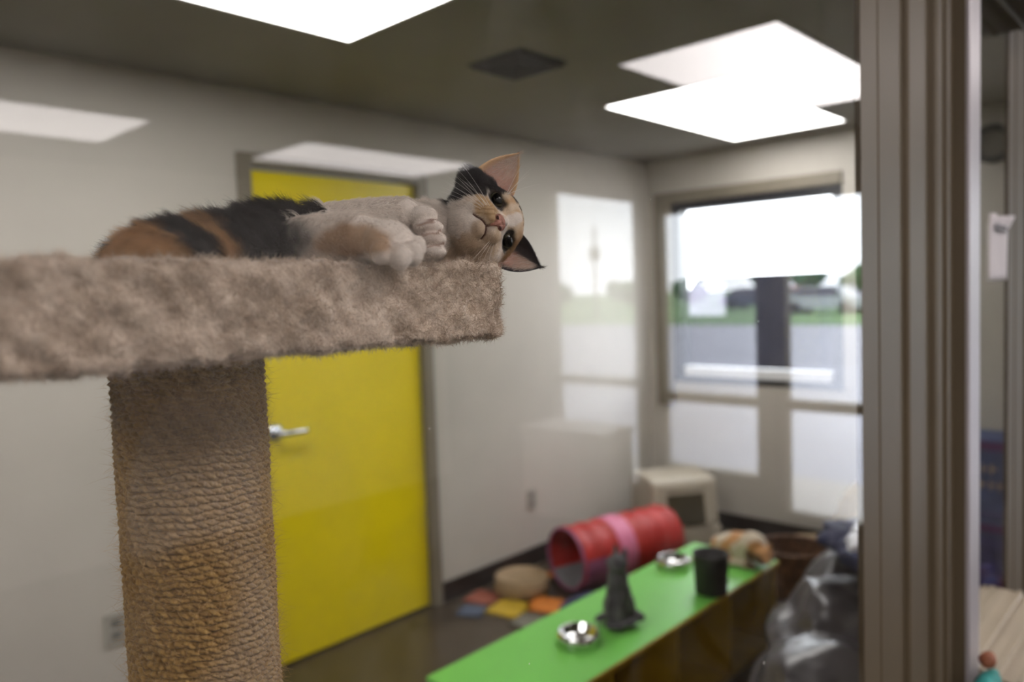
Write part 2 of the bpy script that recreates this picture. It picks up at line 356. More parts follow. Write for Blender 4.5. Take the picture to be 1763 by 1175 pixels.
# half wall, header, solid end of the partition
struct(put('wall_partition', boxes(((-.04, BY, 0), (.05, Y1-.001, .80)), ((-.04, Y1+.441, 0), (.05, Y2-.001, .80)), ((-.04, BY, 2.05), (.05, Y1-.001, H)), ((-.04, Y1+.441, 2.05), (.05, Y2-.001, H)), ((-.04, Y2+.4415, 0), (.03, FY, H))), M['wall']))
def rail(y0, y1, z, s):
    bm = bmesh.new(); pl = [(-.04, z-s*.055), (-.04, z), (.0, z), (.022, z-s*.002), (.024, z+s*.003), (.03, z+s*.003), (.032, z-s*.006), (.058, z-s*.008), (.06, z-s*.003), (.066, z-s*.003), (.068, z-s*.014), (.09, z-s*.016), (.092, z-s*.011), (.098, z-s*.011), (.102, z-s*.022), (.104, z-s*.055)]
    prism(bm, pl, 1, y0, y1); return bm
for i, (a, b) in enumerate(((BY, Y1-.002), (Y1+.4415, Y2-.002))):
    struct(put('trim_%d' % (5+i), rail(a, b, .857, 1), M['sillpaint'])); struct(put('trim_%d' % (7+i), rail(a, b, 1.983, -1), M['mullion']))

# ------------------------------------------------------------ ceiling lights and vent
def troffer(x0, x1, y0, y1, label, m, grp):
    t = thing('ceiling_light', label, 'ceiling light', ((x0+x1)/2, (y0+y1)/2, H), group=grp)
    e = .012
    put('frame', boxes(((x0-e, y0-e, H-.008), (x0, y1+e, H-.0005)), ((x1, y0-e, H-.008), (x1+e, y1+e, H-.0005)), ((x0, y0-e, H-.008), (x1, y0, H-.0005)), ((x0, y1, H-.008), (x1, y1+e, H-.0005))), M['lightframe'], t)
    put('diffuser', boxes(((x0, y0, H-.006), (x1, y1, H-.001))), m, t)
G = 'playroom ceiling lights'
troffer(-1.74, -1.13, .29, 1.51, 'bright ceiling light panel above the perch, cut by the top edge of the photo', M['light'], G)
troffer(-1.74, -1.13, 2.89, 4.11, 'bright ceiling light panel nearest the far window', M['light'], G)
troffer(-1.74, -1.13, -2.31, -1.09, 'unseen ceiling light panel added for fill in the playroom behind the viewer', M['light'], G)  # unseen panel added to brighten the perch, kitten and walls
G = 'lobby ceiling lights'
for x0, x1, y0, y1, lb in ((3.2, 3.8, .26, 1.48, 'lobby ceiling light panel mirrored at the left edge of the glass'), (3.2, 3.8, 2.28, 3.50, 'lobby ceiling light panel mirrored over the yellow door'),
        (.73, 1.33, 2.40, 3.66, 'lobby ceiling light panel mirrored beside the bright playroom light'), (.73, 1.33, .18, 1.38, 'unseen lobby ceiling light panel added for fill above the viewing window'),  # the one above the viewing window is unseen, added for more light
        (.73, 1.33, -2.0, -.8, 'unseen lobby ceiling light panel added for fill behind the viewer, nearer the viewing window'), (3.2, 3.8, -2.0, -.8, 'unseen lobby ceiling light panel added for fill behind the viewer, nearer the side wall')):  # both unseen, added behind the camera to light the scene
    troffer(x0, x1, y0, y1, lb, M['lobbylight'], G)
v = thing('ceiling_vent', 'dark square air vent in the playroom ceiling', 'vent', (-1.57, 2.12, H))
put('backing', boxes(((-1.70, 1.99, H-.004), (-1.44, 2.25, H-.001))), M['darkslot'], v)
bm = bmesh.new()
for k in range(4):
    a = .03*k+.012; o_ = .13-a
    for lo, hi in (((-1.57-o_, 2.12-o_, H-.016), (-1.57+o_, 2.12-o_+.008, H-.004)), ((-1.57-o_, 2.12+o_-.008, H-.016), (-1.57+o_, 2.12+o_, H-.004)), ((-1.57-o_, 2.12-o_+.008, H-.016), (-1.57-o_+.008, 2.12+o_-.008, H-.004)), ((-1.57+o_-.008, 2.12-o_+.008, H-.016), (-1.57+o_, 2.12+o_-.008, H-.004))): box(bm, lo, hi)
put('louvre', bm, mat('dark_vent_enamel', (.05, .045, .045), .5), v)

# ------------------------------------------------------------ outdoors
struct(put('ground_parking', boxes(((-60, FY+.15, -.2), (60, 30, -.1))), M['asphalt']))
struct(put('ground_walk', boxes(((-20, FY+.141, -.1), (20, 6.2, -.085))), M['concrete']))
struct(put('ground_lawn', boxes(((-150, 30, -.2), (150, 75, -.06))), M['grass']))
struct(put('ground_far', boxes(((-250, 75, -.2), (250, 300, -.08))), M['grass']))
def car(x, y, L, body, label, h=1.45):
    t = thing('car', label, 'car', (x, y, -.08), group=None); z = -.08
    bm = bmesh.new(); pl = [(-L/2, z+.3), (-L/2, z+.75), (-L*.30, z+.92), (-L*.18, z+h), (L*.25, z+h), (L*.40, z+.95), (L/2, z+.85), (L/2, z+.3)]
    prism(bm, [(x+u, w_) for u, w_ in pl], 1, y-.85, y+.85); put('body', bm, body, t)
    bm = bmesh.new(); prism(bm, [(x-L*.25, z+.95), (x-L*.165, z+h-.08), (x+L*.23, z+h-.08), (x+L*.35, z+.98)], 1, y-.87, y+.87); put('side_glass', bm, M['vanglass'], t)
    for sx in (-.3, .3):
        for sy in (-.8, .8):
            bm = bmesh.new(); tube(bm, [(x+L*sx, y+sy-.11, z+.32), (x+L*sx, y+sy+.11, z+.32)], .32, 20); put('wheel', bm, M['tyre'], t)
    return t
def tree(x, y, h, r, label, grp='trees beyond the lawn'):
    t = thing('tree', label, 'tree', (x, y, -.08), group=grp)
    bm = bmesh.new(); tube(bm, [(x, y, -.08), (x, y, h*.55)], [r*.12, r*.07], 8); put('trunk', bm, M['bark'], t)
    bm = bmesh.new()
    for k in range(14):
        a, q = random.uniform(0, 6.28), random.uniform(0, .7); ell(bm, (x+r*q*math.cos(a), y+r*q*math.sin(a), h*.62+random.uniform(-.3, .38)*h*.6), (r*.45, r*.45, r*.38), sub=2)
    me = remesh(bm, .35, 2); v_ = vco(me); v_ += (vnoise(v_, .9, int(abs(x)*9))*.14)[:, None]*(v_-v_.mean(0))/r; set_vco(me, v_)
    me.transform(world_of(t).inverted()); link('crown', me, M['leaf'], t, True)
# van close outside the playroom window
t = thing('van', 'black van parked right outside the playroom window', 'van', (-1.4, 6.9, -.1))
bm = bmesh.new(); prism(bm, [(-3.75, .15), (-3.75, 1.18), (-3.62, 1.26), (-3.34, 1.60), (.9, 1.60), (1.0, 1.2), (1.0, .15)], 1, 6.5, 8.1); put('body', bm, M['van'], t)
bm = bmesh.new(); prism(bm, [(-3.62, 1.24), (-3.36, 1.545), (-3.06, 1.545), (-3.06, 1.24)], 1, 6.485, 6.499); put('front_side_window', bm, M['vanglass'], t)
for sx in (-3.0, .3):
    for sy in (6.62, 7.98):
        bm = bmesh.new(); tube(bm, [(sx, sy-.12, .23), (sx, sy+.12, .23)], .33, 20); put('wheel', bm, M['tyre'], t)
car(15.4, 41, 4.4, M['carsilver'], 'silver grey car mirrored in front of the dark row of vehicles')
car(23.5, 50, 4.6, M['cardark'], 'dark blue car mirrored in front of the red one')
car(18.6, 51, 4.4, M['cardark'], 'dark blue car mirrored behind the silver grey one')
car(24.0, 56, 4.4, M['carred'], 'red car mirrored at the left end of the vehicle row, behind the dark blue one')
for i, (x, y, h, r, lb) in enumerate(((21.5, 64, 2.9, 1.8, 'low green tree standing rightmost beyond the lawn in the mirrored view'), (25.8, 65, 3.2, 1.9, 'rounded green tree beyond the lawn behind the dark cars'), (30.5, 66, 3.6, 1.9, 'tallest green tree beyond the lawn, behind the red car'),
        (40, 70, 2.2, 2.2, 'low green tree beyond the lawn left of the red car'), (49, 72, 2.2, 2.4, 'small tree beyond the lawn right of the utility pole'), (62, 76, 2.3, 2.4, 'small tree beyond the lawn left of the utility pole'))):
    tree(x, y, h, r, lb)
t = thing('utility_pole', 'thin pole with a small sign box standing out on the lawn', 'pole', (27.0, 36.5, -.08))
bm = bmesh.new(); tube(bm, [(27.0, 36.5, -.08), (27.0, 36.5, 5.2)], .08, 10); put('pole', bm, M['bark'], t)
put('sign_box', boxes(((26.7, 36.35, 3.3), (27.3, 36.65, 4.0)), bev=.03), M['greyfoam'], t)

# ------------------------------------------------------------ wall fittings
def outlet(y, z, label):
    t = thing('wall_outlet', label, 'outlet', (WX, y, z))
    put('plate', boxes(((WX+.0005, y-.036, z-.058), (WX+.007, y+.036, z+.058)), bev=.002), M['white_plastic'], t)
    for dz in (-.022, .022): put('socket', boxes(((WX+.0065, y-.016, z+dz-.014), (WX+.009, y+.016, z+dz+.014)), bev=.001), mat('grey_socket', (.17, .165, .155), .5), t)
outlet(.955, .39, 'small wall outlet low on the left of the scratching post')
outlet(3.13, .37, 'small wall outlet low on the wall right of the yellow door')
t = thing('wall_clock', 'round dark ringed clock high on the wall seen through the right hand pane', 'clock', (-.525, FY, 2.14))
def ydisc(bm, c, r0, r1, y0, y1, seg=32):
    vs = []
    for (r, y) in ((r0, y0), (r1, y0), (r1, y1), (r0, y1)): vs.append([bm.verts.new((c[0]+r*math.cos(a), y, c[1]+r*math.sin(a))) for a in [k*math.tau/seg for k in range(seg)]])
    for i in range(4):
        A, B = vs[i], vs[(i+1) % 4]
        for k in range(seg): bm.faces.new((A[k], A[(k+1) % seg], B[(k+1) % seg], B[k]))
bm = bmesh.new(); ydisc(bm, (-.525, 2.14), .062, .092, FY-.03, FY-.001); put('rim', bm, M['clockring'], t, True)
bm = bmesh.new(); tube(bm, [(-.525, FY-.012, 2.14), (-.525, FY-.001, 2.14)], .063, 32); put('face', bm, M['greyfoam'], t)

# ------------------------------------------------------------ green bench
bx0, bx1, by0, by1, bh = -1.44, -1.045, 1.47, 3.06, .35
t = thing('cubby_bench', 'long low bench with a bright green top and amber cubbies below', 'bench', ((bx0+bx1)/2, (by0+by1)/2, 0))
tp = put('top', boxes(((bx0, by0, bh-.022), (bx1, by1, bh)), bev=.003), M['green'], t)
put('edge_band', boxes(((bx1+.0002, by0+.002, bh-.020), (bx1+.0045, by1-.002, bh-.003))), M['edgeband'], tp)
for y in (by0+.01, by0+.40, by0+.79, by0+1.17, by1-.03): put('divider', boxes(((bx0+.012, y, .02), (bx1-.006, y+.02, bh-.0225))), M['yellowwood'], t)
put('back_panel', boxes(((bx0+.001, by0+.01, .0), (bx0+.011, by1-.01, bh-.0225))), M['yellowwood'], t)
put('bottom_shelf', boxes(((bx0+.012, by0+.01, 0), (bx1-.006, by1-.01, .019))), M['yellowwood'], t)
def bowl(x, y, z, r, label):
    bm = bmesh.new(); lathe(bm, [(r*.92, 0), (r, .004), (r*.94, .03), (r*.86, .042), (r*.80, .040), (r*.66, .018), (r*.3, .012), (.001, .012)], (x, y, z), 40)
    tag(put('food_bowl', bm, M['steel'], None, True), label, 'bowl', 'steel bowls on the green bench')
bowl(-1.222, 1.94, bh, .075, 'shiny steel bowl on the near end of the green bench')
bowl(-1.345, 2.735, bh, .072, 'shiny steel bowl on the far part of the green bench')
bm = bmesh.new(); lathe(bm, [(.052, 0), (.060, .006), (.066, .145), (.070, .152), (.066, .156), (.058, .150), (.052, .02), (.001, .018)], (-1.09, 2.58, bh), 36)
tag(put('plastic_tub', bm, M['tub'], None, True), 'charcoal grey tub standing on the green bench beside the far bowl', 'tub')

# ------------------------------------------------------------ small kittens
def small_cat(name, label, loc, parts, colfn, vox=.006, mat_=None):
    bm = bmesh.new()
    for p in parts: ell(bm, p[0], p[1], p[2] if len(p) > 2 else None)
    me = remesh(bm, vox, 5); v_ = vco(me); zmin = v_[:, 2].min(); v_[:, 2] -= zmin
    me.vertices.foreach_set('co', v_.ravel()); set_col(me, colfn(v_))
    t = thing(name, label, 'kitten', loc)
    link('body', me, M['skin'], t, True); t['zmin'] = 0
    return t
ez = lambda a: Matrix.Rotation(a, 3, 'Z'); ex = lambda a: Matrix.Rotation(a, 3, 'X'); ey = lambda a: Matrix.Rotation(a, 3, 'Y')
def grey(v_): return mixc((.035, .034, .038), (.11, .105, .11), .5+.5*vnoise(v_, 22, 3))
gk = small_cat('grey_kitten', 'dark grey kitten sitting upright on the middle of the green bench', (-1.20, 2.14, bh), [
    ((0, 0, .055), (.055, .062, .058)), ((.008, -.012, .10), (.044, .046, .062)), ((.012, -.02, .155), (.036, .038, .052)),
    ((.018, -.03, .215), (.038, .036, .032)), ((.035, -.05, .208), (.017, .017, .013)),
    ((.030, -.045, .045), (.014, .015, .06)), ((.005, -.06, .045), (.014, .015, .06)), ((.042, -.058, .011), (.018, .02, .011)), ((.014, -.074, .011), (.018, .02, .011)),
    ((-.045, .03, .02), (.04, .03, .02)), ((.04, .03, .02), (.045, .026, .02)), ((.045, -.015, .014), (.03, .035, .013)),
    ((-.05, -.02, .012), (.02, .06, .011)), ((.0, -.012, .25), (.010, .008, .026)), ((.040, -.012, .25), (.010, .008, .026))], grey)
def calico(v_):
    c = mixc((.62, .52, .40), (.50, .25, .10), ss(vnoise(v_, 7, 11), -.05, .15)); return mixc(c, (.13, .07, .04), ss(vnoise(v_, 6, 5), .45, .6)*.9)
ck = small_cat('calico_kitten', 'orange and white kitten curled on the far right end of the green bench', (-1.16, 2.96, bh), [
    ((0, 0, .06), (.11, .075, .062)), ((.05, -.01, .075), (.07, .065, .062)), ((-.07, .01, .05), (.07, .065, .05)),
    ((.115, -.035, .055), (.042, .040, .038)), ((.142, -.062, .046), (.018, .018, .014)), ((.095, -.035, .095), (.010, .012, .022)), ((.135, -.02, .090), (.010, .012, .022)),
    ((.06, -.075, .016), (.05, .018, .015)), ((-.02, -.08, .016), (.05, .018, .015)), ((-.12, -.03, .014), (.05, .03, .013), ez(.6)), ((-.14, -.09, .012), (.018, .06, .011), ez(-.4))], calico)

# ------------------------------------------------------------ tunnel, litter box, floor toys
t = thing('play_tunnel', 'red fabric cat tunnel with a pink reflection painted on it, lying in front of the litter box', 'tunnel', (-2.0, 3.2, 0))
A0, A1 = Vector((-2.10, 2.95, .165)), Vector((-1.93, 3.60, .165)); ax = (A1-A0).normalized(); sd = ax.cross(Vector((0, 0, 1))).normalized(); up = Vector((0, 0, 1))
def ring_tube(s0, s1, t0, t1, r, thick, n=14, wr=.006):
    bm = bmesh.new(); seg = 40; k0, k1 = int(t0*seg), int(t1*seg)
    grid = []
    for layer in (0, 1):
        rows = []
        for i in range(n+1):
            s = s0+(s1-s0)*i/n; rr = r-thick*layer+wr*math.sin(s*42)*(1-layer*.5)
            rows.append([bm.verts.new(A0+ax*(s*(A1-A0).length)+(sd*math.cos(k*math.tau/seg)+up*math.sin(k*math.tau/seg))*rr) for k in range(k0, k1+1)])
        grid.append(rows)
    for L_, rows in enumerate(grid):
        for i in range(n):
            for k in range(len(rows[0])-1): bm.faces.new((rows[i][k], rows[i][k+1], rows[i+1][k+1], rows[i+1][k]))
    for k in range(len(grid[0][0])-1):
        bm.faces.new((grid[0][0][k], grid[1][0][k], grid[1][0][k+1], grid[0][0][k+1])); bm.faces.new((grid[0][n][k], grid[0][n][k+1], grid[1][n][k+1], grid[1][n][k]))
    bmesh.ops.remove_doubles(bm, verts=bm.verts, dist=1e-5)
    return bm
put('shell', ring_tube(0, 1, 0, 1, .155, .004, 40), M['red'], t, True)
put('pink_reflection_band', ring_tube(.34, .50, -.16, .66, .1635, .003, 8, .0), M['pink'], t, True)  # pink reflection in the glass, put into the tunnel's colour as a band
put('mauve_reflection_side', ring_tube(.02, .335, -.22, .04, .1638, .003, 10, .0), M['mauve'], t, True)  # mauve part of that reflection, coloured onto the tunnel side
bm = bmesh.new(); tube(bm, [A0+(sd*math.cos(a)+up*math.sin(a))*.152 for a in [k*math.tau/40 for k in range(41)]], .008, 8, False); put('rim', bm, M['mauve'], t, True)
put('liner', ring_tube(.004, .5, -.42, .02, .146, .003, 10, .0), M['liner'], t, True)

t = thing('litter_box', 'cream hooded litter box with a dark doorway in the far corner', 'litter box', (-2.12, 4.0, 0), R(-36))
def lb(lo, hi, bev=.02):
    bm = boxes((lo, hi), bev=bev); return bm
def putl(name, bm, m, par, smooth=False):
    me = bpy.data.meshes.new(name); bmesh.ops.recalc_face_normals(bm, faces=bm.faces); bm.to_mesh(me); bm.free(); return link(name, me, m, par, smooth)
putl('pan', boxes(((-.20, -.22, 0), (.20, .22, .12)), bev=.02), M['cream'], t)
bm = bmesh.new()
prism(bm, [(-.20, .125), (-.17, .38), (-.14, .40), (.14, .40), (.17, .38), (.20, .125)], 1, -.20, .20)
hood = putl('hood', bm, M['cream'], t); bv = hood.modifiers.new('b', 'BEVEL'); bv.width = .02; bv.segments = 4
# doorway: recessed dark liner behind a raised rim on the +x side
rot_ = Matrix.Translation((.186, 0, .235)) @ Matrix.Rotation(R(-9), 4, 'Y')
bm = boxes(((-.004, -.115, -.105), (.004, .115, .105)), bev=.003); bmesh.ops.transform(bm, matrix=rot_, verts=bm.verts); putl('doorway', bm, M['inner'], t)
bm = boxes(((-.002, -.135, -.115), (.014, -.115, .125)), ((-.002, .115, -.115), (.014, .135, .125)), ((-.002, -.115, .105), (.014, .115, .125)), bev=.003); bmesh.ops.transform(bm, matrix=rot_, verts=bm.verts); putl('doorway_rim', bm, M['cream'], t)

bm = bmesh.new(); lathe(bm, [(.135, 0), (.14, .01), (.135, .075), (.12, .08), (.112, .072), (.06, .068), (.001, .068)], (-2.27, 2.80, .012), 40)
tag(put('cardboard_scratcher', bm, M['card'], None, True), 'round tan cardboard scratcher on the floor by the left wall', 'cat scratcher')
def mat_tile(name, c, s, rz, m, label):
    t = thing(name, label, 'foam mat', (c[0], c[1], 0), rz, 'foam mat pieces under the round scratcher')
    bm = bmesh.new(); n = 8; pts = []
    for side in range(4):
        for k in range(n):
            u = -s/2+s*k/n; dpt = .008 if k % 2 else -.008
            p = Vector((u, -s/2+dpt)); p.rotate(Matrix.Rotation(side*math.pi/2, 2)); pts.append((p.x, p.y))
    prism(bm, pts, 2, .0, .010); putl('tile', bm, m, t)
mat_tile('foam_mat', (-2.17, 2.60), .17, .2, M['mustard'], 'mustard yellow foam piece nearest the bench')
mat_tile('foam_mat', (-2.06, 2.74), .16, .3, M['orange'], 'orange foam piece in front of the round scratcher')
mat_tile('foam_mat', (-2.36, 2.62), .15, .2, M['brick'], 'dusty red foam piece nearest the yellow door')
mat_tile('foam_mat', (-2.29, 2.47), .12, .5, M['slate'], 'slate blue foam piece left of the mustard one')
mat_tile('foam_mat', (-2.35, 3.01), .14, .1, M['orange'], 'orange foam piece behind the round scratcher')
mat_tile('foam_mat', (-2.0, 2.545), .13, .15, M['greyfoam'], 'grey foam piece between the mustard one and the bench')
bm = bmesh.new(); ell(bm, (-2.28, 3.12, .055), (.06, .06, .05), sub=3); ell(bm, (-2.24, 3.17, .04), (.04, .04, .035)); me = remesh(bm, .006, 3); link('plush_toy', me, M['navy'], None, True)
tag(bpy.data.objects['plush_toy'], 'small navy blue plush lump on the floor behind the foam pieces', 'toy')
bm = bmesh.new(); ell(bm, (-1.80, 2.75, .05), (.14, .16, .048)); ell(bm, (-1.72, 2.92, .04), (.10, .12, .038)); me = remesh(bm, .01, 3); v_ = vco(me); v_[:, 2] += vnoise(v_, 6, 2)*.012*(v_[:, 2] > .03); v_[:, 2] -= v_[:, 2].min(); set_vco(me, v_)
tag(link('crumpled_blanket', me, M['navy'], None, True), 'dark navy crumpled blanket on the floor between tunnel and green bench', 'blanket')

# tan plush bed leaning against the far wall, wicker basket, crumpled bag with blue bundle
bm = bmesh.new(); ell(bm, (-1.10, 4.17, .21), (.13, .07, .25), ey(.25)); ell(bm, (-1.22, 4.02, .07), (.24, .17, .07)); ell(bm, (-1.0, 4.1, .16), (.12, .1, .16))
me = remesh(bm, .012, 6); v_ = vco(me); v_[:, 2] -= v_[:, 2].min(); v_ += vnoise(v_, 9, 4)[:, None]*.004; v_[:, 2] = np.maximum(v_[:, 2], 0); v_[:, 1] = np.minimum(v_[:, 1], FY-.02); set_vco(me, v_)
tag(link('pet_bed', me, M['tan'], None, True), 'tan plush pet bed propped up against the far wall below the window', 'pet bed')
t = thing('wicker_basket', 'brown wicker basket on the floor behind the orange and white kitten', 'basket', (-1.22, 3.62, 0))
bm = bmesh.new(); n = 64
rows = []
for i in range(15):
    z = .22*i/14; rr = .13+.03*i/14
    rows.append([bm.verts.new((-1.22+math.cos(k*math.tau/n)*(rr+.004*(1 if (k//2+i) % 2 else -1)), 3.62+math.sin(k*math.tau/n)*(rr+.004*(1 if (k//2+i) % 2 else -1)), z)) for k in range(n)])
for a, b in zip(rows, rows[1:]):
    for k in range(n): bm.faces.new((a[k], a[(k+1) % n], b[(k+1) % n], b[k]))
bm.faces.new(rows[0][::-1]); put('basket_wall', bm, M['wicker'], t, True)
bm = bmesh.new(); tube(bm, [(-1.22+.162*math.cos(k*math.tau/40), 3.62+.162*math.sin(k*math.tau/40), .225) for k in range(41)], .010, 8, False); put('rim', bm, M['wicker'], t, True)
def crumple(parts, vox, amp, sc, seed, floor=True, sharp=True):
    bm = bmesh.new()
    for p in parts: ell(bm, p[0], p[1], p[2] if len(p) > 2 else None)
    me = remesh(bm, vox, 4); v_ = vco(me); c = v_.mean(0); d_ = v_-c; d_ /= np.linalg.norm(d_, axis=1)[:, None]
    f = (1-2*np.abs(vnoise(v_, sc, seed)))*amp+(1-2*np.abs(vnoise(v_, sc*2.3, seed+1)))*amp*.45
    v_ += d_*f[:, None]
    if floor: v_[:, 2] = np.maximum(v_[:, 2]-v_[:, 2].min()-.01, 0)
    set_vco(me, v_); return me
t = thing('plastic_bag', 'big crumpled grey plastic bag with shiny folds standing right of the bench', 'bag', (-.6, 2.45, 0))
me = crumple([((-.62, 2.55, .25), (.20, .30, .25)), ((-.55, 2.25, .22), (.20, .25, .22)), ((-.68, 2.85, .26), (.17, .24, .26)), ((-.45, 2.6, .25), (.16, .3, .25))], .014, .022, 2.2, 8)
me.transform(Matrix.Translation((.6, -2.45, 0))); link('bag_body', me, M['bag'], t, True)
me = crumple([((-.62, 2.78, .60), (.14, .12, .055)), ((-.50, 2.62, .61), (.12, .13, .06)), ((-.42, 2.75, .60), (.12, .12, .07))], .010, .014, 7, 21, False)
tag(link('blue_blanket', me, M['navy'], None, True), 'dark blue bundled blanket on top of the grey plastic bag', 'blanket')
bm = bmesh.new()
me = crumple([((-.52, 2.55, .70), (.04, .14, .018), ex(.22)), ((-.47, 2.66, .735), (.045, .09, .025), ex(.35))], .008, .008, 9, 5, False)
tag(link('plastic_wrap', me, mat('white_plastic_film', (.62, .62, .68), .25, .15, 20, .3, 30), None, True), 'white shiny strip of plastic wrap lying over the dark blue bundle', 'plastic wrap')

# cartons seen through the right hand pane
def carton(z0, z1, label, bands, name='carton'):
    t = thing(name, label, 'carton', (-.50, 4.2, z0), group='cartons against the far wall')
    x0, x1, y0, y1 = -.70, -.32, 4.05, 4.32
    put('box', boxes(((x0, y0, z0), (x1, y1, z1)), bev=.004), M['blue'], t)
    for (a, b, m) in bands: put('printed_band', boxes(((x0+.004, y0-.0015, z0+(z1-z0)*a), (x1-.004, y0-.0002, z0+(z1-z0)*b))), m, t)
    return t
c = carton(.38, .76, 'upper blue carton with purple borders and pale lettering behind the right pane', ((.86, .97, M['purple']), (.04, .12, M['indigo'])))
for r_, (z_, ws) in enumerate(((.60, (.03, .02, .035, .03, .02, .03)), (.525, (.02, .03, .02, .03, .035, .02, .02)))):
    x = -.67
    for w_ in ws:
        put('pale_letter', boxes(((x, 4.0478, z_), (x+w_*.4, 4.0485, z_+.045)), ((x+w_*.4, 4.0478, z_+.018), (x+w_, 4.0485, z_+.03))), M['tanprint'], c); x += w_+.012
carton(.0, .377, 'lower indigo carton with a purple band under the blue one', ((.86, .97, M['purple']), (.45, .82, M['indigo']), (.30, .42, M['tanprint'])))
me = crumple([((-.45, 3.75, .12), (.14, .14, .13)), ((-.50, 3.6, .08), (.12, .10, .09))], .01, .012, 8, 31)
tag(link('toy_heap', me, mat('mottled_red_blue_cloth', (.16, .02, .05), .7, .2, 9, .3, 30, col2=(.02, .03, .16)), None, True), 'mottled red and blue cloth bundle on the floor before the cartons', 'cloth bundle')
# paper notice taped to the glass
t = thing('paper_notice', 'white paper notice taped to the right hand pane', 'notice', (.004, 1.72, 1.55))
bm = bmesh.new(); N_ = 10
g = [[bm.verts.new((.0045+.004*math.sin(j*.9)*(i/N_)**2+.010*max(0, i/N_-.8)*5*(j > 7), 1.655+.155*j/N_+(.01 if i > 8 else 0), 1.495+.125*i/N_)) for j in range(N_+1)] for i in range(N_+1)]
for i in range(N_):
    for j in range(N_): bm.faces.new((g[i][j], g[i][j+1], g[i+1][j+1], g[i+1][j]))
pn = put('sheet', bm, M['paper'], t, True); sm_ = pn.modifiers.new('s', 'SOLIDIFY'); sm_.thickness = .0004
put('printed_heading', boxes(((.0095, 1.68, 1.588), (.0100, 1.78, 1.600))), M['ink'], t)
# small bright object on the sill
t = thing('cloth_toy', 'small teal and rust cloth toy on the right hand sill', 'toy', (.066, 1.30, .85))
def blob(name, c, r, m, par):
    bm = bmesh.new(); ell(bm, c, r); me = remesh(bm, .003, 3); v_ = vco(me); v_ += vnoise(v_, 50, 3)[:, None]*.0015; set_vco(me, v_); me.transform(world_of(par).inverted()); link(name, me, m, par, True)
blob('teal_body', (.062, 1.36, .858), (.017, .06, .016), M['teal'], t); blob('rust_head', (.056, 1.40, .884), (.013, .018, .013), M['rust'], t)
# something beige standing in the lobby before the lowest glazing
t = thing('storage_box', 'pale pinkish beige box standing in the lobby before the glazing', 'box', (2.85, 4.05, 0))
put('carton_body', boxes(((2.58, 3.9, 0), (3.25, 4.25, .56)), bev=.008), M['lobbywall'], t); put('lid', boxes(((2.57, 3.89, .561), (3.26, 4.26, .60)), bev=.006), M['lobbywall'], t)

# ------------------------------------------------------------ cat tree
PZ = 1.5215                             # top of the perch board carpet
tree_ = thing('cat_tree', 'cat tree with a beige sherpa perch on a sisal wrapped post', 'cat tree', (-.165, .225, 0))
# perch: rounded plate outline (x, y)
out = []
corners = [(-.034, .080, .025), (-.034, .393, .016), (-.25, .50, .04), (-.34, .46, .04), (-.34, .075, .03)]
def rounded(cs, k=10):
    pts = []; n = len(cs)
    for i in range(n):
        p = Vector(cs[i][:2]); a = (Vector(cs[i-1][:2])-p).normalized(); b = (Vector(cs[(i+1) % n][:2])-p).normalized(); r = cs[i][2]
        for j in range(k+1):
            t_ = j/k; q0, q2 = p+a*r, p+b*r; pts.append((q0*(1-t_)**2+p*2*t_*(1-t_)+q2*t_**2))
    return pts
ol = rounded(corners)
bm = bmesh.new(); prism(bm, [(p.x, p.y) for p in ol], 2, PZ-.0495, PZ)
me = remesh(bm, .0022, 6)
v_ = vco(me); nr = np.empty(len(v_)*3); me.vertices.foreach_get('normal', nr); nr = nr.reshape(-1, 3)
def lumps(p):
    wv = p.copy(); wv[:, 1] += vnoise(p, 25, 77)*.004
    return vnoise(wv*np.array([1, 1, .62]), 70, 12)*.0017+vnoise(wv, 150, 14)*.0013+vnoise(p, 20, 15)*.0012
flat = ((nr[:, 2] > .6) & (v_[:, 0] < -.05))
v_ += nr*(lumps(v_)*np.where(flat, .3, 1))[:, None]; set_vco(me, v_)
def carp_col(p):
    a = .5+.5*vnoise(p, 60, 31); b = .5+.5*vnoise(p, 14, 32)
    c = mixc((.48, .37, .275), (.86, .73, .60), a*.6+b*.4); return c
set_col(me, carp_col(v_)*.8)
me.transform(world_of(tree_).inverted()); perch = link('perch', me, M['carpet'], tree_, True)
me2 = me.copy(); me2.transform(world_of(tree_))
rt, nn = sample(me2, 170000, lambda c, n_: np.where((c[:, 2] > PZ-.004) & (c[:, 0] < -.06), .25, 1.)*np.where(n_[:, 0]*.68-n_[:, 1]*.73 < -.5, .15, 1))
clump = np.c_[vnoise(rt, 130, 1), vnoise(rt, 130, 2), vnoise(rt, 130, 3)]
dr = nn+clump*1.3+np.array([0, 0, -.15]); dr /= np.linalg.norm(dr, axis=1)[:, None]
strands('carpet_pile', rt-nn*.0006, dr, rng.uniform(.0020, .0040, len(rt)), .00013, carp_col(rt)*rng.uniform(.8, 1.12, (len(rt), 1)), M['fleece'], perch, 4, .45, nrm=nn)
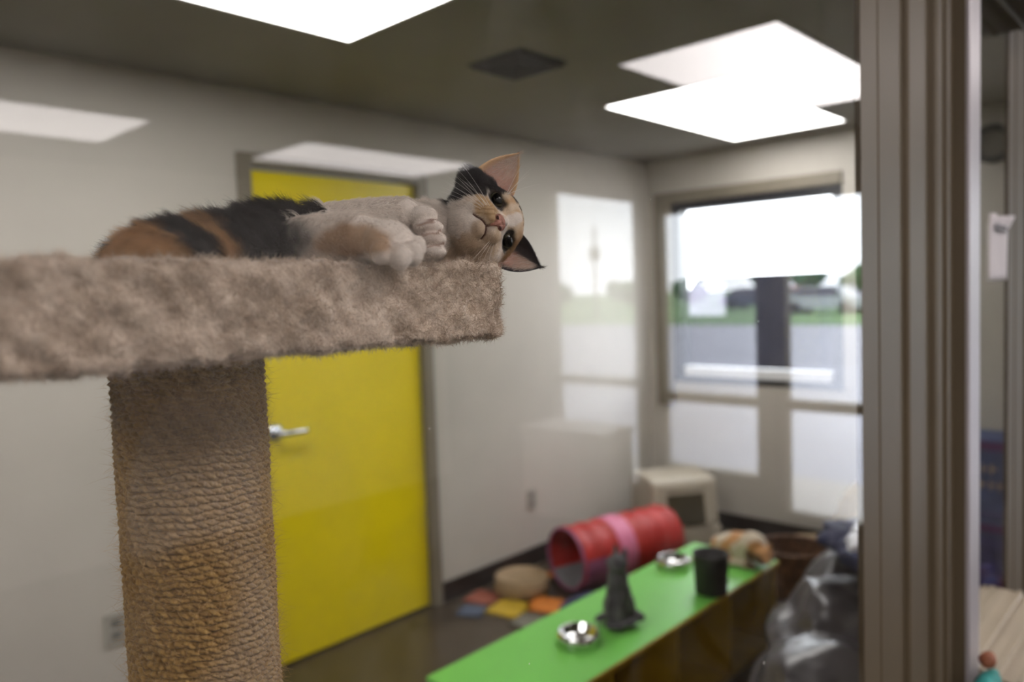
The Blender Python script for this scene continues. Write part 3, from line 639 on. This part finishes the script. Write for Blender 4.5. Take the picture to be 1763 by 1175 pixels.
# sisal post
def sisal_post(z0, z1, nz_, nt, name, R0=.0470):
    zz, tt = np.meshgrid(np.linspace(z0, z1, nz_), np.linspace(0, 2*np.pi, nt, endpoint=False), indexing='ij')
    p = .0047; cx, cy = -.165, .227
    warp = .18*np.sin(tt*3+zz*40)+.14*np.sin(tt*5-zz*90+1)+.10*np.sin(tt*11+zz*170)+.07*np.sin(tt*17-zz*310+2)
    vv = zz/p+tt/(2*np.pi)+warp; fr_ = vv-np.floor(vv); row = np.floor(vv)
    rope = np.sqrt(np.clip(1-(2*fr_-1)**2*.92, 0, 1))
    tw = (tt*R0/.0062+(fr_-.5)*1.0+row*.37+.25*np.sin(row*12.9)); tf = tw-np.floor(tw)
    ply = np.sqrt(np.clip(1-(2*tf-1)**2*.8, 0, 1))
    P_ = np.c_[(R0*np.cos(tt)).ravel(), (R0*np.sin(tt)).ravel(), zz.ravel()]
    rn = vnoise(P_, 300, 4).reshape(tt.shape); r = R0-.0030+rope*.0012+ply*rope*.0026+rn*.0004+vnoise(P_, 12, 9).reshape(tt.shape)*.0006
    V = np.stack([cx+r*np.cos(tt), cy+r*np.sin(tt), zz], -1).reshape(-1, 3)
    i, j = np.meshgrid(np.arange(nz_-1), np.arange(nt), indexing='ij'); j2 = (j+1) % nt
    Fc = np.stack([i*nt+j, i*nt+j2, (i+1)*nt+j2, (i+1)*nt+j], -1).reshape(-1, 4)
    me = bpy.data.meshes.new(name); me.from_pydata(V.tolist(), [], Fc.tolist())
    dk = (rope*ply).ravel(); rnd = np.sin(np.floor(tw).ravel()*91.7+row.ravel()*37.3)*.5+.5
    c = mixc((.22, .118, .030), (.48, .30, .095), .45*rnd+.55*(.5+.5*rn.ravel())); c = c*(.85+.15*dk)[:, None]
    g_ = ss(vnoise(P_, 9, 41), .25, .8)*.35; c = mixc(c, (.42, .36, .30), g_); set_col(me, c)
    return me
me = sisal_post(1.06, PZ-.043, 1000, 520, 'scratching_post'); me.transform(world_of(tree_).inverted()); post = link('scratching_post', me, M['sisal'], tree_, True)
me = sisal_post(.02, 1.062, 700, 160, 'lower_post', .0468); me.transform(world_of(tree_).inverted()); link('lower_post', me, M['sisal'], tree_, True)
n = 20000; th = rng.uniform(0, 2*np.pi, n); z_ = rng.uniform(1.08, PZ-.05, n)
nn = np.c_[np.cos(th), np.sin(th), np.zeros(n)]; rt = np.c_[-.165+.0462*np.cos(th), .227+.0462*np.sin(th), z_]
tg = np.c_[-np.sin(th), np.cos(th), rng.normal(0, .5, n)]*rng.choice([-1, 1], (n, 1)); dr = nn*rng.uniform(.02, .5, (n, 1))**1.3+tg*.85
strands('stray_fibres', rt, dr, rng.uniform(.003, .010, n), .00010, mixc((.40, .24, .09), (.66, .46, .24), rng.random(n)), M['sisalfibre'], post, 6, .6)
bm = boxes(((-.40, .0, .0), (-.045, .45, .03)), bev=.008); bp_ = put('base', bm, mat('beige_base_carpet', (.46, .38, .30), .95, .15, 50, .6, 300), tree_)

# ------------------------------------------------------------ the kitten
Rv, Uv, Tv = np.array(_R), np.array(_U), -np.array(_F)
# head frame (e = eye line, f = facing, u = crown), the head lies on its side, chin tipped towards the viewer
E0 = -.38*Rv+.92*Uv; P0 = .92*Rv+.38*Uv; th_, ps_ = R(33), R(14)
f0 = math.cos(th_)*Tv+math.sin(th_)*P0; hu = math.cos(th_)*P0-math.sin(th_)*Tv
hf = math.cos(ps_)*f0-math.sin(ps_)*E0; he = math.cos(ps_)*E0+math.sin(ps_)*f0
EM = np.array((-.040, .4015, 1.5525)); HS = 1.0
HO = EM-(.0185*hf+.005*hu)*HS
HM = Matrix((tuple(he*HS), tuple(hf*HS), tuple(hu*HS))).transposed()      # local (e,f,u) -> world
def hw(e, f, u): return Vector(HO+(he*e+hf*f+hu*u)*HS)
Hrot = Matrix((tuple(he), tuple(hf), tuple(hu))).transposed()
bm = bmesh.new()
def he_(c, r, rot=None): ell(bm, hw(*c), [q*HS for q in r], Hrot @ rot if rot is not None else Hrot)
he_((0, -.004, .003), (.029, .027, .027)); he_((0, .004, .011), (.023, .019, .018))
for s in (1, -1):
    he_((s*.016, .003, -.008), (.0145, .016, .015)); he_((s*.0062, .0215, -.0105), (.0080, .0090, .0065)); he_((s*.011, .010, -.012), (.011, .013, .010))
he_((0, .017, -.001), (.0062, .014, .0065)); he_((0, .0185, -.0185), (.0078, .0080, .0055)); he_((0, .006, -.016), (.018, .017, .014))
he_((0, .0245, -.0085), (.0060, .0070, .0050))
he_((.029, -.007, .004), (.0115, .011, .0105)); he_((.022, -.010, .014), (.011, .011, .010))
# neck and torso, lying along the perch
NK = [((-.062, .405, 1.549), .024), ((-.078, .392, 1.545), .025), ((-.098, .365, 1.542), .027)]
chain(bm, NK)
for c, r in (((-.105, .345, 1.537), (.038, .035, .024)), ((-.118, .305, 1.536), (.044, .040, .0250)), ((-.124, .268, 1.535), (.048, .040, .0265)), ((-.13, .236, 1.531), (.050, .036, .023)), ((-.135, .212, 1.5295), (.048, .033, .0195)), ((-.10, .205, 1.524), (.035, .030, .014))): ell(bm, c, r)
chain(bm, [((-.15, .20, 1.528), .013), ((-.20, .20, 1.529), .009), ((-.235, .24, 1.529), .008), ((-.245, .28, 1.528), .006)])
# fore limbs
chain(bm, [((-.095, .262, 1.536), .0155), ((-.070, .270, 1.538), .0150), ((-.048, .281, 1.538), .0140), ((-.034, .288, 1.5345), .0130)])
ell(bm, (-.0300, .2905, 1.5335), (.0130, .0175, .0135))
for c, r in (((-.0205, .2775, 1.5268), .0066), ((-.0145, .2860, 1.5240), .0070), ((-.0150, .2960, 1.5258), .0068), ((-.021, .3045, 1.5305), .0060)): ell(bm, c, (r, r, r*1.15), sub=3)
chain(bm, [((-.100, .290, 1.548), .0155), ((-.085, .318, 1.553), .0140), ((-.072, .337, 1.556), .0120)])
for c, r in (((-.0600, .3440, 1.5545), (.0105, .0100, .0070)), ((-.0530, .3425, 1.5462), (.0105, .0102, .0056)), ((-.0495, .3420, 1.5378), (.0103, .0100, .0054)), ((-.0480, .3410, 1.5300), (.0094, .0090, .0050))): ell(bm, c, r)
me = remesh(bm, .00115, 5)
v_ = vco(me)
body_m = (v_[:, 0] < -.036)
v_[:, 2] = np.where(body_m, np.maximum(v_[:, 2], PZ+.001), v_[:, 2])
EY = [np.array(hw(s*.0145, .0185, .005)) for s in (1, -1)]
def to_head(p): d_ = (p-HO)/HS; return d_@he, d_@hf, d_@hu
# eye sockets: push the surface back around the eyes
for s in (1, -1):
    e, f, u = to_head(v_); dd = np.hypot((e-s*.0145)/.0088, (u-.0055-s*0)/.0066); k = (1-ss(dd, .5, 1.15))*(f > .0); v_ -= (hf*HS)[None, :]*(k*.0030)[:, None]
# mouth groove
ML = [((.0098, -.0185), (.0060, -.0172)), ((.0060, -.0172), (.0, -.0148)), ((0, -.0148), (-.0052, -.0172)), ((-.0052, -.0172), (-.0075, -.0185)), ((0, -.0148), (0, -.0095))]
def seg_d(e, u, sg):
    (a0, a1), (b0, b1) = sg; dx, dy = b0-a0, b1-a1; t_ = np.clip(((e-a0)*dx+(u-a1)*dy)/(dx*dx+dy*dy), 0, 1); return np.hypot(e-a0-t_*dx, u-a1-t_*dy)
e, f, u = to_head(v_); md = np.min([seg_d(e, u, q) for q in ML], axis=0); v_ -= (hf*HS)[None, :]*((1-ss(md, 0, .0016))*(f > .012)*.0016)[:, None]
set_vco(me, v_)
BLK, ORG, WHT, CRM = np.array((.018, .014, .016)), np.array((.66, .38, .17)), np.array((.90, .82, .74)), np.array((.72, .58, .42))
def cat_col(p, warp=True):
    n_ = len(p); q = p+np.c_[vnoise(p, 90, 1), vnoise(p, 90, 2), vnoise(p, 90, 3)]*.0012
    x, y, z = q.T
    # torso
    c = np.tile(WHT, (n_, 1))
    yb = y+(z-1.54)*-.35
    c = mixc(c, BLK*1.1, 1-ss(yb, .279, .286))
    c = mixc(c, ORG*.8, (1-ss(yb, .214, .226)))
    c = mixc(c, BLK, (ss(yb, .192, .198)*(1-ss(yb, .209, .214)))*(1-ss(z, 1.550, 1.556)))
    c = mixc(c, BLK, (ss(z, 1.543, 1.550)*(1-ss(yb, .20, .225))*(vnoise(q, 18, 9) > -.1))*.85)
    arm = (((x > -.088) & (z > 1.518) & (y > .245) & (y < .31)) | ((z > 1.542) & (y > .288) & (x > -.1))) & (y < .37)
    c = mixc(c, WHT, arm.astype(float)*ss(y, .252, .262))
    pt = np.hypot((y-.2715)/.0125, (z-1.5345)/.0105)+(x < -.09)*2+vnoise(q, 60, 8)*.10; c = mixc(c, np.array((.52, .34, .20)), (1-ss(pt, .6, 1.2))*.9)
    pw = (x > -.064) & (y > .331) & (y < .356)
    for zc in (1.5500, 1.5420, 1.5342):
        c = mixc(c, np.array((.36, .20, .14)), (1-ss(np.abs(z-zc-(y-.342)*.12), .0003, .0012))*pw*ss(x, -.058, -.050)*.8)
    c = mixc(c, np.array((.62, .48, .40)), (1-ss(np.hypot((y-.336)/.006, (z-1.540)/.010), .6, 1.2))*pw*.5)
    # head
    e, f, u = to_head(q); hd = ((e*e+(f*1.0)**2+u*u) < .054**2) & (y > .372)
    fx, fu = f-.0185, u-.005
    P = (u-.005)*math.cos(th_)+(f-.0185)*math.cos(ps_)*math.sin(th_)+e*math.sin(ps_)*math.sin(th_)
    Q = e*math.cos(ps_)-(f-.0185)*math.sin(ps_)
    h = np.tile(WHT, (n_, 1))
    h = mixc(h, CRM, ss(-Q, -.004, .006)*ss(-u, .004, .012)*.55)                       # lower cheek and chin
    h = mixc(h, np.array((.66, .47, .27)), (1-ss(np.hypot((e-.0105)/.0135, (u+.0075)/.0105)+vnoise(q, 120, 6)*.08, .62, 1.12))*(f > .002))
    h = mixc(h, np.array((.66, .48, .30)), ss(vnoise(q, 45, 19)+ss(-e, -.004, .012)*.7, .25, .9)*ss(-u, .012, .018)*(f > -.004)*.55)   # tan moustache, upper side
    h = mixc(h, ORG*.55, (1-ss(np.hypot((e-.011)/.0115, (u+.0085)/.0085), .75, 1.0))*(f > .008)*ss(np.sin(e*1900+u*500), .2, .8)*.6)
    h = mixc(h, np.array((.62, .44, .25)), (1-ss(np.hypot((e+.012)/.011, (u+.009)/.008), .6, 1.1))*(f > .004)*.55)
    h = mixc(h, mixc((.68, .46, .26), (.80, .66, .50), .5+.9*vnoise(q*np.array([1, 1, 1]), 70, 44)), ss(u, .0015, .0055))                       # orange forehead
    h = mixc(h, WHT, (1-ss(np.hypot((e+.0015)/.0052, (u-.012)/.0095), .75, 1.05)))       # white blaze
    h = mixc(h, ORG*.8, ss(-e, .012, .018)*ss(u, -.004, .004)*.8)
    bl = ss(Q-(.0195+(-.0045-P)*.16)+(u < 0)*0, -.0006, .0012)*(u > -.028)
    h = mixc(h, BLK, bl*(Q > .016)*ss(P, -.036, -.030)*(f > -.024))
    h = mixc(h, BLK, ss(u, .0185, .0205)*ss(e, .006, .0095)*.95)
    h = mixc(h, BLK, (1-ss(np.hypot((e-.004)/.0022, (u-.0235)/.0030), .7, 1.1))*.9)
    h = mixc(h, ORG*.45, ss(u, .020, .022)*(np.sin(e*1500) > .2)*(e < .004)*.6)
    h = mixc(h, BLK, ss(-f, .004, .012)*ss(u, .004, .010)*.9)
    for s in (1, -1):                                                               # dark eye rims, pale under the eye
        dd = np.hypot((e-s*.0145)/.0074, (u-.0055)/.0056); h = mixc(h, WHT*.95, (1-ss(dd, 1.0, 1.45))*(u < .0045)*.8)
        h = mixc(h, np.array((.035, .025, .02)), (1-ss(dd, .98, 1.20)))
    e2, f2, u2 = to_head(p); md_ = np.min([seg_d(e2, u2, sg) for sg in ML], axis=0)
    h = mixc(h, np.array((.16, .06, .05)), (1-ss(md_, .0003, .0010))*(f2 > .012))
    return np.where(hd[:, None], h, c)
set_col(me, cat_col(v_)*.8)
kit = thing('lying_calico_kitten', 'black, orange and white kitten lying on its side on the sherpa perch, looking out', 'kitten', (-.12, .27, PZ))
me.transform(world_of(kit).inverted()); kb = link('body', me, M['skin'], kit, True)
me2 = me.copy(); me2.transform(world_of(kit))
NF = 170000
def kk(c, n_):
    e, f, u = to_head(c); hd = (e*e+f*f+u*u) < .045**2
    w = np.where(n_@Tv > -.25, 1., .12)*np.where(hd & (n_@Tv > -.2), 2.2, 1.)
    for s in (1, -1): w *= np.where((np.hypot((e-s*.0145)/.0074, (u-.0055)/.0056) < 1.0) & (f > 0), 0, 1)
    w *= np.where((np.hypot(e/.0070, (u+.0065)/.0064) < 1.0) & (f > .02), 0, 1)
    return w
rt, nn = sample(me2, NF, kk)
e, f, u = to_head(rt); hd = ((e*e+f*f+u*u) < .040**2) & (rt[:, 1] > .36)
flow = np.tile(np.array((0, -.92, .10)), (NF, 1))
armm = (((rt[:, 0] > -.088) & (rt[:, 1] > .25) & (rt[:, 1] < .31)) | (rt[:, 2] > 1.548) & (rt[:, 1] > .29)) & (rt[:, 1] < .37) & ~hd
flow[armm] = (.45, .55, -.25)
away = rt-np.array(hw(0, .026, -.004)); away /= np.linalg.norm(away, axis=1)[:, None]; flow[hd] = away[hd]
pawm = ~hd & (rt[:, 0] > -.067) & (rt[:, 1] > .329) & (rt[:, 1] < .357); flow[pawm] = (.1, .25, -.9)
nk = ~hd & ~armm & ~pawm & (rt[:, 1] > .345); flow[nk] = np.array((.0, -.75, .3))
flow -= nn*(flow*nn).sum(1)[:, None]; flow /= np.linalg.norm(flow, axis=1)[:, None]+1e-6
lift = np.where(hd, .30, np.where(armm, .42, .50)); dirs = flow*(1-lift[:, None]*.6)+nn*lift[:, None]
nearp = (armm & (rt[:, 0] > -.042)) | pawm
dirs += np.c_[vnoise(rt, 110, 21), vnoise(rt, 110, 22), vnoise(rt, 110, 23)]*np.where(hd | nearp, .06, np.where(armm, .12, .26))[:, None]
ln = np.where(hd, .0028, np.where(armm, .0038, .0115))*rng.uniform(.6, 1.25, NF)
ln = np.where(hd & (f < .008), .0062*rng.uniform(.7, 1.2, NF), ln); ln = np.where(hd & (f > .016), .0015, ln); ln = np.where(nearp, .0015*rng.uniform(.7, 1.3, NF), ln); ln = np.where(nk, .0070*rng.uniform(.7, 1.2, NF), ln)
cc = cat_col(rt)*rng.uniform(.82, 1.12, (NF, 1))
strands('fur', rt-nn*.0003, dirs, ln, np.where(hd, .00006, .00009), cc, M['furm'], kit, 5, .08, nrm=nn*.5)
# eyes
def eye_mat():
    m, n, l = nodes('kitten_eye'); b = n['Principled BSDF']; tc = n.new('ShaderNodeTexCoord'); mp = n.new('ShaderNodeMapping'); mp.inputs['Scale'].default_value = (1, 0, 1)
    l.new(tc.outputs['Object'], mp.inputs['Vector']); ln_ = n.new('ShaderNodeVectorMath'); ln_.operation = 'LENGTH'; l.new(mp.outputs['Vector'], ln_.inputs[0])
    mr = n.new('ShaderNodeMath'); mr.operation = 'MULTIPLY'; mr.inputs[1].default_value = 1/.0066; l.new(ln_.outputs['Value'], mr.inputs[0])
    cr = n.new('ShaderNodeValToRGB'); el = cr.color_ramp.elements; el[0].position = .62; el[0].color = (.004, .004, .004, 1); el[1].position = .68; el[1].color = (.060, .054, .034, 1)
    a = el.new(.78); a.color = (.085, .075, .05, 1); a = el.new(.88); a.color = (.01, .008, .007, 1)
    l.new(mr.outputs[0], cr.inputs['Fac']); l.new(cr.outputs['Color'], b.inputs['Base Color']); b.inputs['Roughness'].default_value = .04; b.inputs['IOR'].default_value = 1.38
    return m
M['eye'] = eye_mat()
for s in (1, -1):
    bm = bmesh.new(); bmesh.ops.create_uvsphere(bm, u_segments=48, v_segments=32, radius=1)
    bmesh.ops.transform(bm, matrix=Matrix.Diagonal((.0065, .0060, .0042, 1)), verts=bm.verts)
    me = bpy.data.meshes.new('eye'); bm.to_mesh(me); bm.free(); o = link('eye', me, M['eye'], kit, True)
    o.matrix_basis = Matrix.Translation(hw(s*.0142, .0146, .0055)-kit.location) @ (Hrot @ ez(-s*.30) @ ey(-s*.18)).to_4x4()
# nose leather
bm = bmesh.new()
def hl(c, r, rot=None): ell(bm, hw(*c), [q*HS for q in r], Hrot @ rot if rot is not None else Hrot)
hl((0, .0278, -.0050), (.0062, .0044, .0036)); hl((.0030, .0280, -.0074), (.0032, .0040, .0026)); hl((-.0030, .0280, -.0074), (.0032, .0040, .0026)); hl((0, .0290, -.0085), (.0030, .0034, .0030)); hl((0, .0282, -.0108), (.0013, .0030, .0024)); hl((0, .0258, -.0020), (.0042, .0040, .0034))
me = remesh(bm, .0005, 5); me.transform(world_of(kit).inverted()); ns = link('nose', me, M['nose'], kit, True)
for s in (1, -1):
    bm = bmesh.new(); ell(bm, hw(s*.0036, .0314, -.0082), (.0015, .0010, .0009), Hrot); put('nostril', bm, M['mouth'], ns, True)
# ears: cupped shells
def ear(s, tipv):
    A_, B_, T_ = Vector((s*.0095, .004, .024)), Vector((s*(.0345 if s > 0 else .0285), -.006, .001)), Vector(tipv)
    K, J = 26, 20; V = []; nrm_ = (B_-A_).cross(T_-A_).normalized()
    back = -1 if nrm_.y > 0 else 1
    for i in range(K+1):
        a = i/K
        for j in range(J+1):
            t_ = j/J; L_ = A_.lerp(T_, a); R_ = B_.lerp(T_, a)
            L_ = L_+Vector((-s*.0035, 0, .0025))*math.sin(math.pi*a); R_ = R_+Vector((s*.0045, 0, -.0020))*math.sin(math.pi*a)
            p = L_.lerp(R_, t_); bul = math.sin(math.pi*t_)**.8*.0105*(1-a)**.7
            p = p+nrm_*back*bul; V.append(hw(*p))
    Fc = [(i*(J+1)+j, i*(J+1)+j+1, (i+1)*(J+1)+j+1, (i+1)*(J+1)+j) for i in range(K) for j in range(J)]
    me = bpy.data.meshes.new('ear'); me.from_pydata([tuple(v) for v in V], [], Fc); me.update()
    return me
for s, tv, nm in ((1, (.0435, -.010, .055), 'upper'), (-1, (-.0450, -.008, .047), 'lower')):
    me = ear(s, tv); vv = vco(me); K, J = 26, 20
    ai = np.repeat(np.arange(K+1)/K, J+1); tj = np.tile(np.arange(J+1)/J, K+1)
    inner = mixc((.46, .25, .20), (.48, .34, .27), ss(ai, .2, .8)); edge = ss(np.abs(tj-.5), .36, .47)
    rimc = np.array((.55, .36, .20)) if s > 0 else np.array((.03, .025, .03))
    inner = mixc(inner, rimc, edge*(ai > .2)); inner = mixc(inner, rimc, ss(ai, .85, 1))
    if s < 0: inner = mixc(inner, np.array((.05, .045, .05)), ss(tj*-1+1-.0, .45, .62)*.95)
    set_col(me, inner); me.transform(world_of(kit).inverted()); o = link('ear', me, M['skin'], kit, True)
    so = o.modifiers.new('s', 'SOLIDIFY'); so.thickness = .0012; so.offset = 0
    me2 = me.copy(); me2.transform(world_of(kit)); vv = vco(me2)
    # hairs: inner tufts and dark back
    n1 = 2600; i_ = rng.integers(0, K, n1); j_ = rng.integers(0, J, n1); fi, fj = rng.random(n1), rng.random(n1)
    def at(ii, jj): return vv[ii*(J+1)+jj]
    rt = at(i_, j_)*((1-fi)*(1-fj))[:, None]+at(i_+1, j_)*(fi*(1-fj))[:, None]+at(i_, j_+1)*((1-fi)*fj)[:, None]+at(i_+1, j_+1)*(fi*fj)[:, None]
    tipw = np.array(hw(*tv)); to_tip = tipw-rt; to_tip /= np.linalg.norm(to_tip, axis=1)[:, None]
    side = np.array(hw(0, 0, .02))-rt; side /= np.linalg.norm(side, axis=1)[:, None]
    tjj = (j_+fj)/J; aii = (i_+fi)/K
    base = mixc((.40, .30, .24), (.85, .76, .66), rng.random(n1))
    if s < 0: base = mixc(base, BLK, (tjj < .5).astype(float)*.95); base = mixc(base, BLK, ss(aii, .75, .9))
    else: base = mixc(base, (.62, .42, .24), ss(np.abs(tjj-.5), .33, .45))
    base = mixc(base, (.10, .07, .06), ((1-ss(aii, .05, .45))*(rng.random(n1) < .6)*(tjj < .6))*.9)
    keep_ = rng.random(n1) < np.where(np.abs(tjj-.5) < .3, .7, 1)
    strands('ear_fur', rt[keep_], (to_tip*.8+hf*.35+he*s*-.2)[keep_], rng.uniform(.003, .007, n1)[keep_], .00005, base[keep_], M['furm'], o, 5, .10)
    bk = -np.array(hf); n2 = 3500; i_ = rng.integers(0, K, n2); j_ = rng.integers(0, J, n2)
    rt = (at(i_, j_)+at(i_+1, j_+1))/2
    strands('ear_back_fur', rt+bk*.0006, to_tip[:1]*0+(tipw-rt)/np.linalg.norm(tipw-rt, axis=1)[:, None]*.8+bk*.35, rng.uniform(.0015, .0035, n2), .00006, np.tile(BLK, (n2, 1)) if s < 0 else mixc(np.tile(BLK, (n2, 1)), ORG*.6, ss(i_/K, .45, .8)), M['furm'], o, 4, .1)
# whiskers
def whisker(a, b, sag=.004):
    a, b = Vector(a), Vector(b); mid = a.lerp(b, .5)+Vector((0, 0, sag)); pts = [a*(1-t_)**2+mid*2*t_*(1-t_)+b*t_**2 for t_ in [k/10 for k in range(11)]]
    bm = bmesh.new(); tube(bm, pts, [.00013*(1-.85*k/10) for k in range(11)], 5); put('whisker', bm, M['whisk'], kit, True)
for k in range(9):
    e1, u1 = .0095+.0015*(k % 3), -.0080-.0022*(k//3)
    whisker(hw(e1, .0250, u1), hw(e1+.024+.004*(k % 3), .012-.003*k*.4, u1-.020+.0085*(k % 3)-.002*(k//3)), .003)
for k in range(5): whisker(hw(-.0105, .0245, -.0085-.0016*k), hw(-.034+.002*k, .018, -.016-.006*k), .0)
for k, (de, du) in enumerate(((.018, .018), (.010, .022), (.001, .030), (.014, .026))):
    whisker(hw(.0165, .0165, .0145+.0006*k), hw(.0165+de, .020, .0145+du), .002)
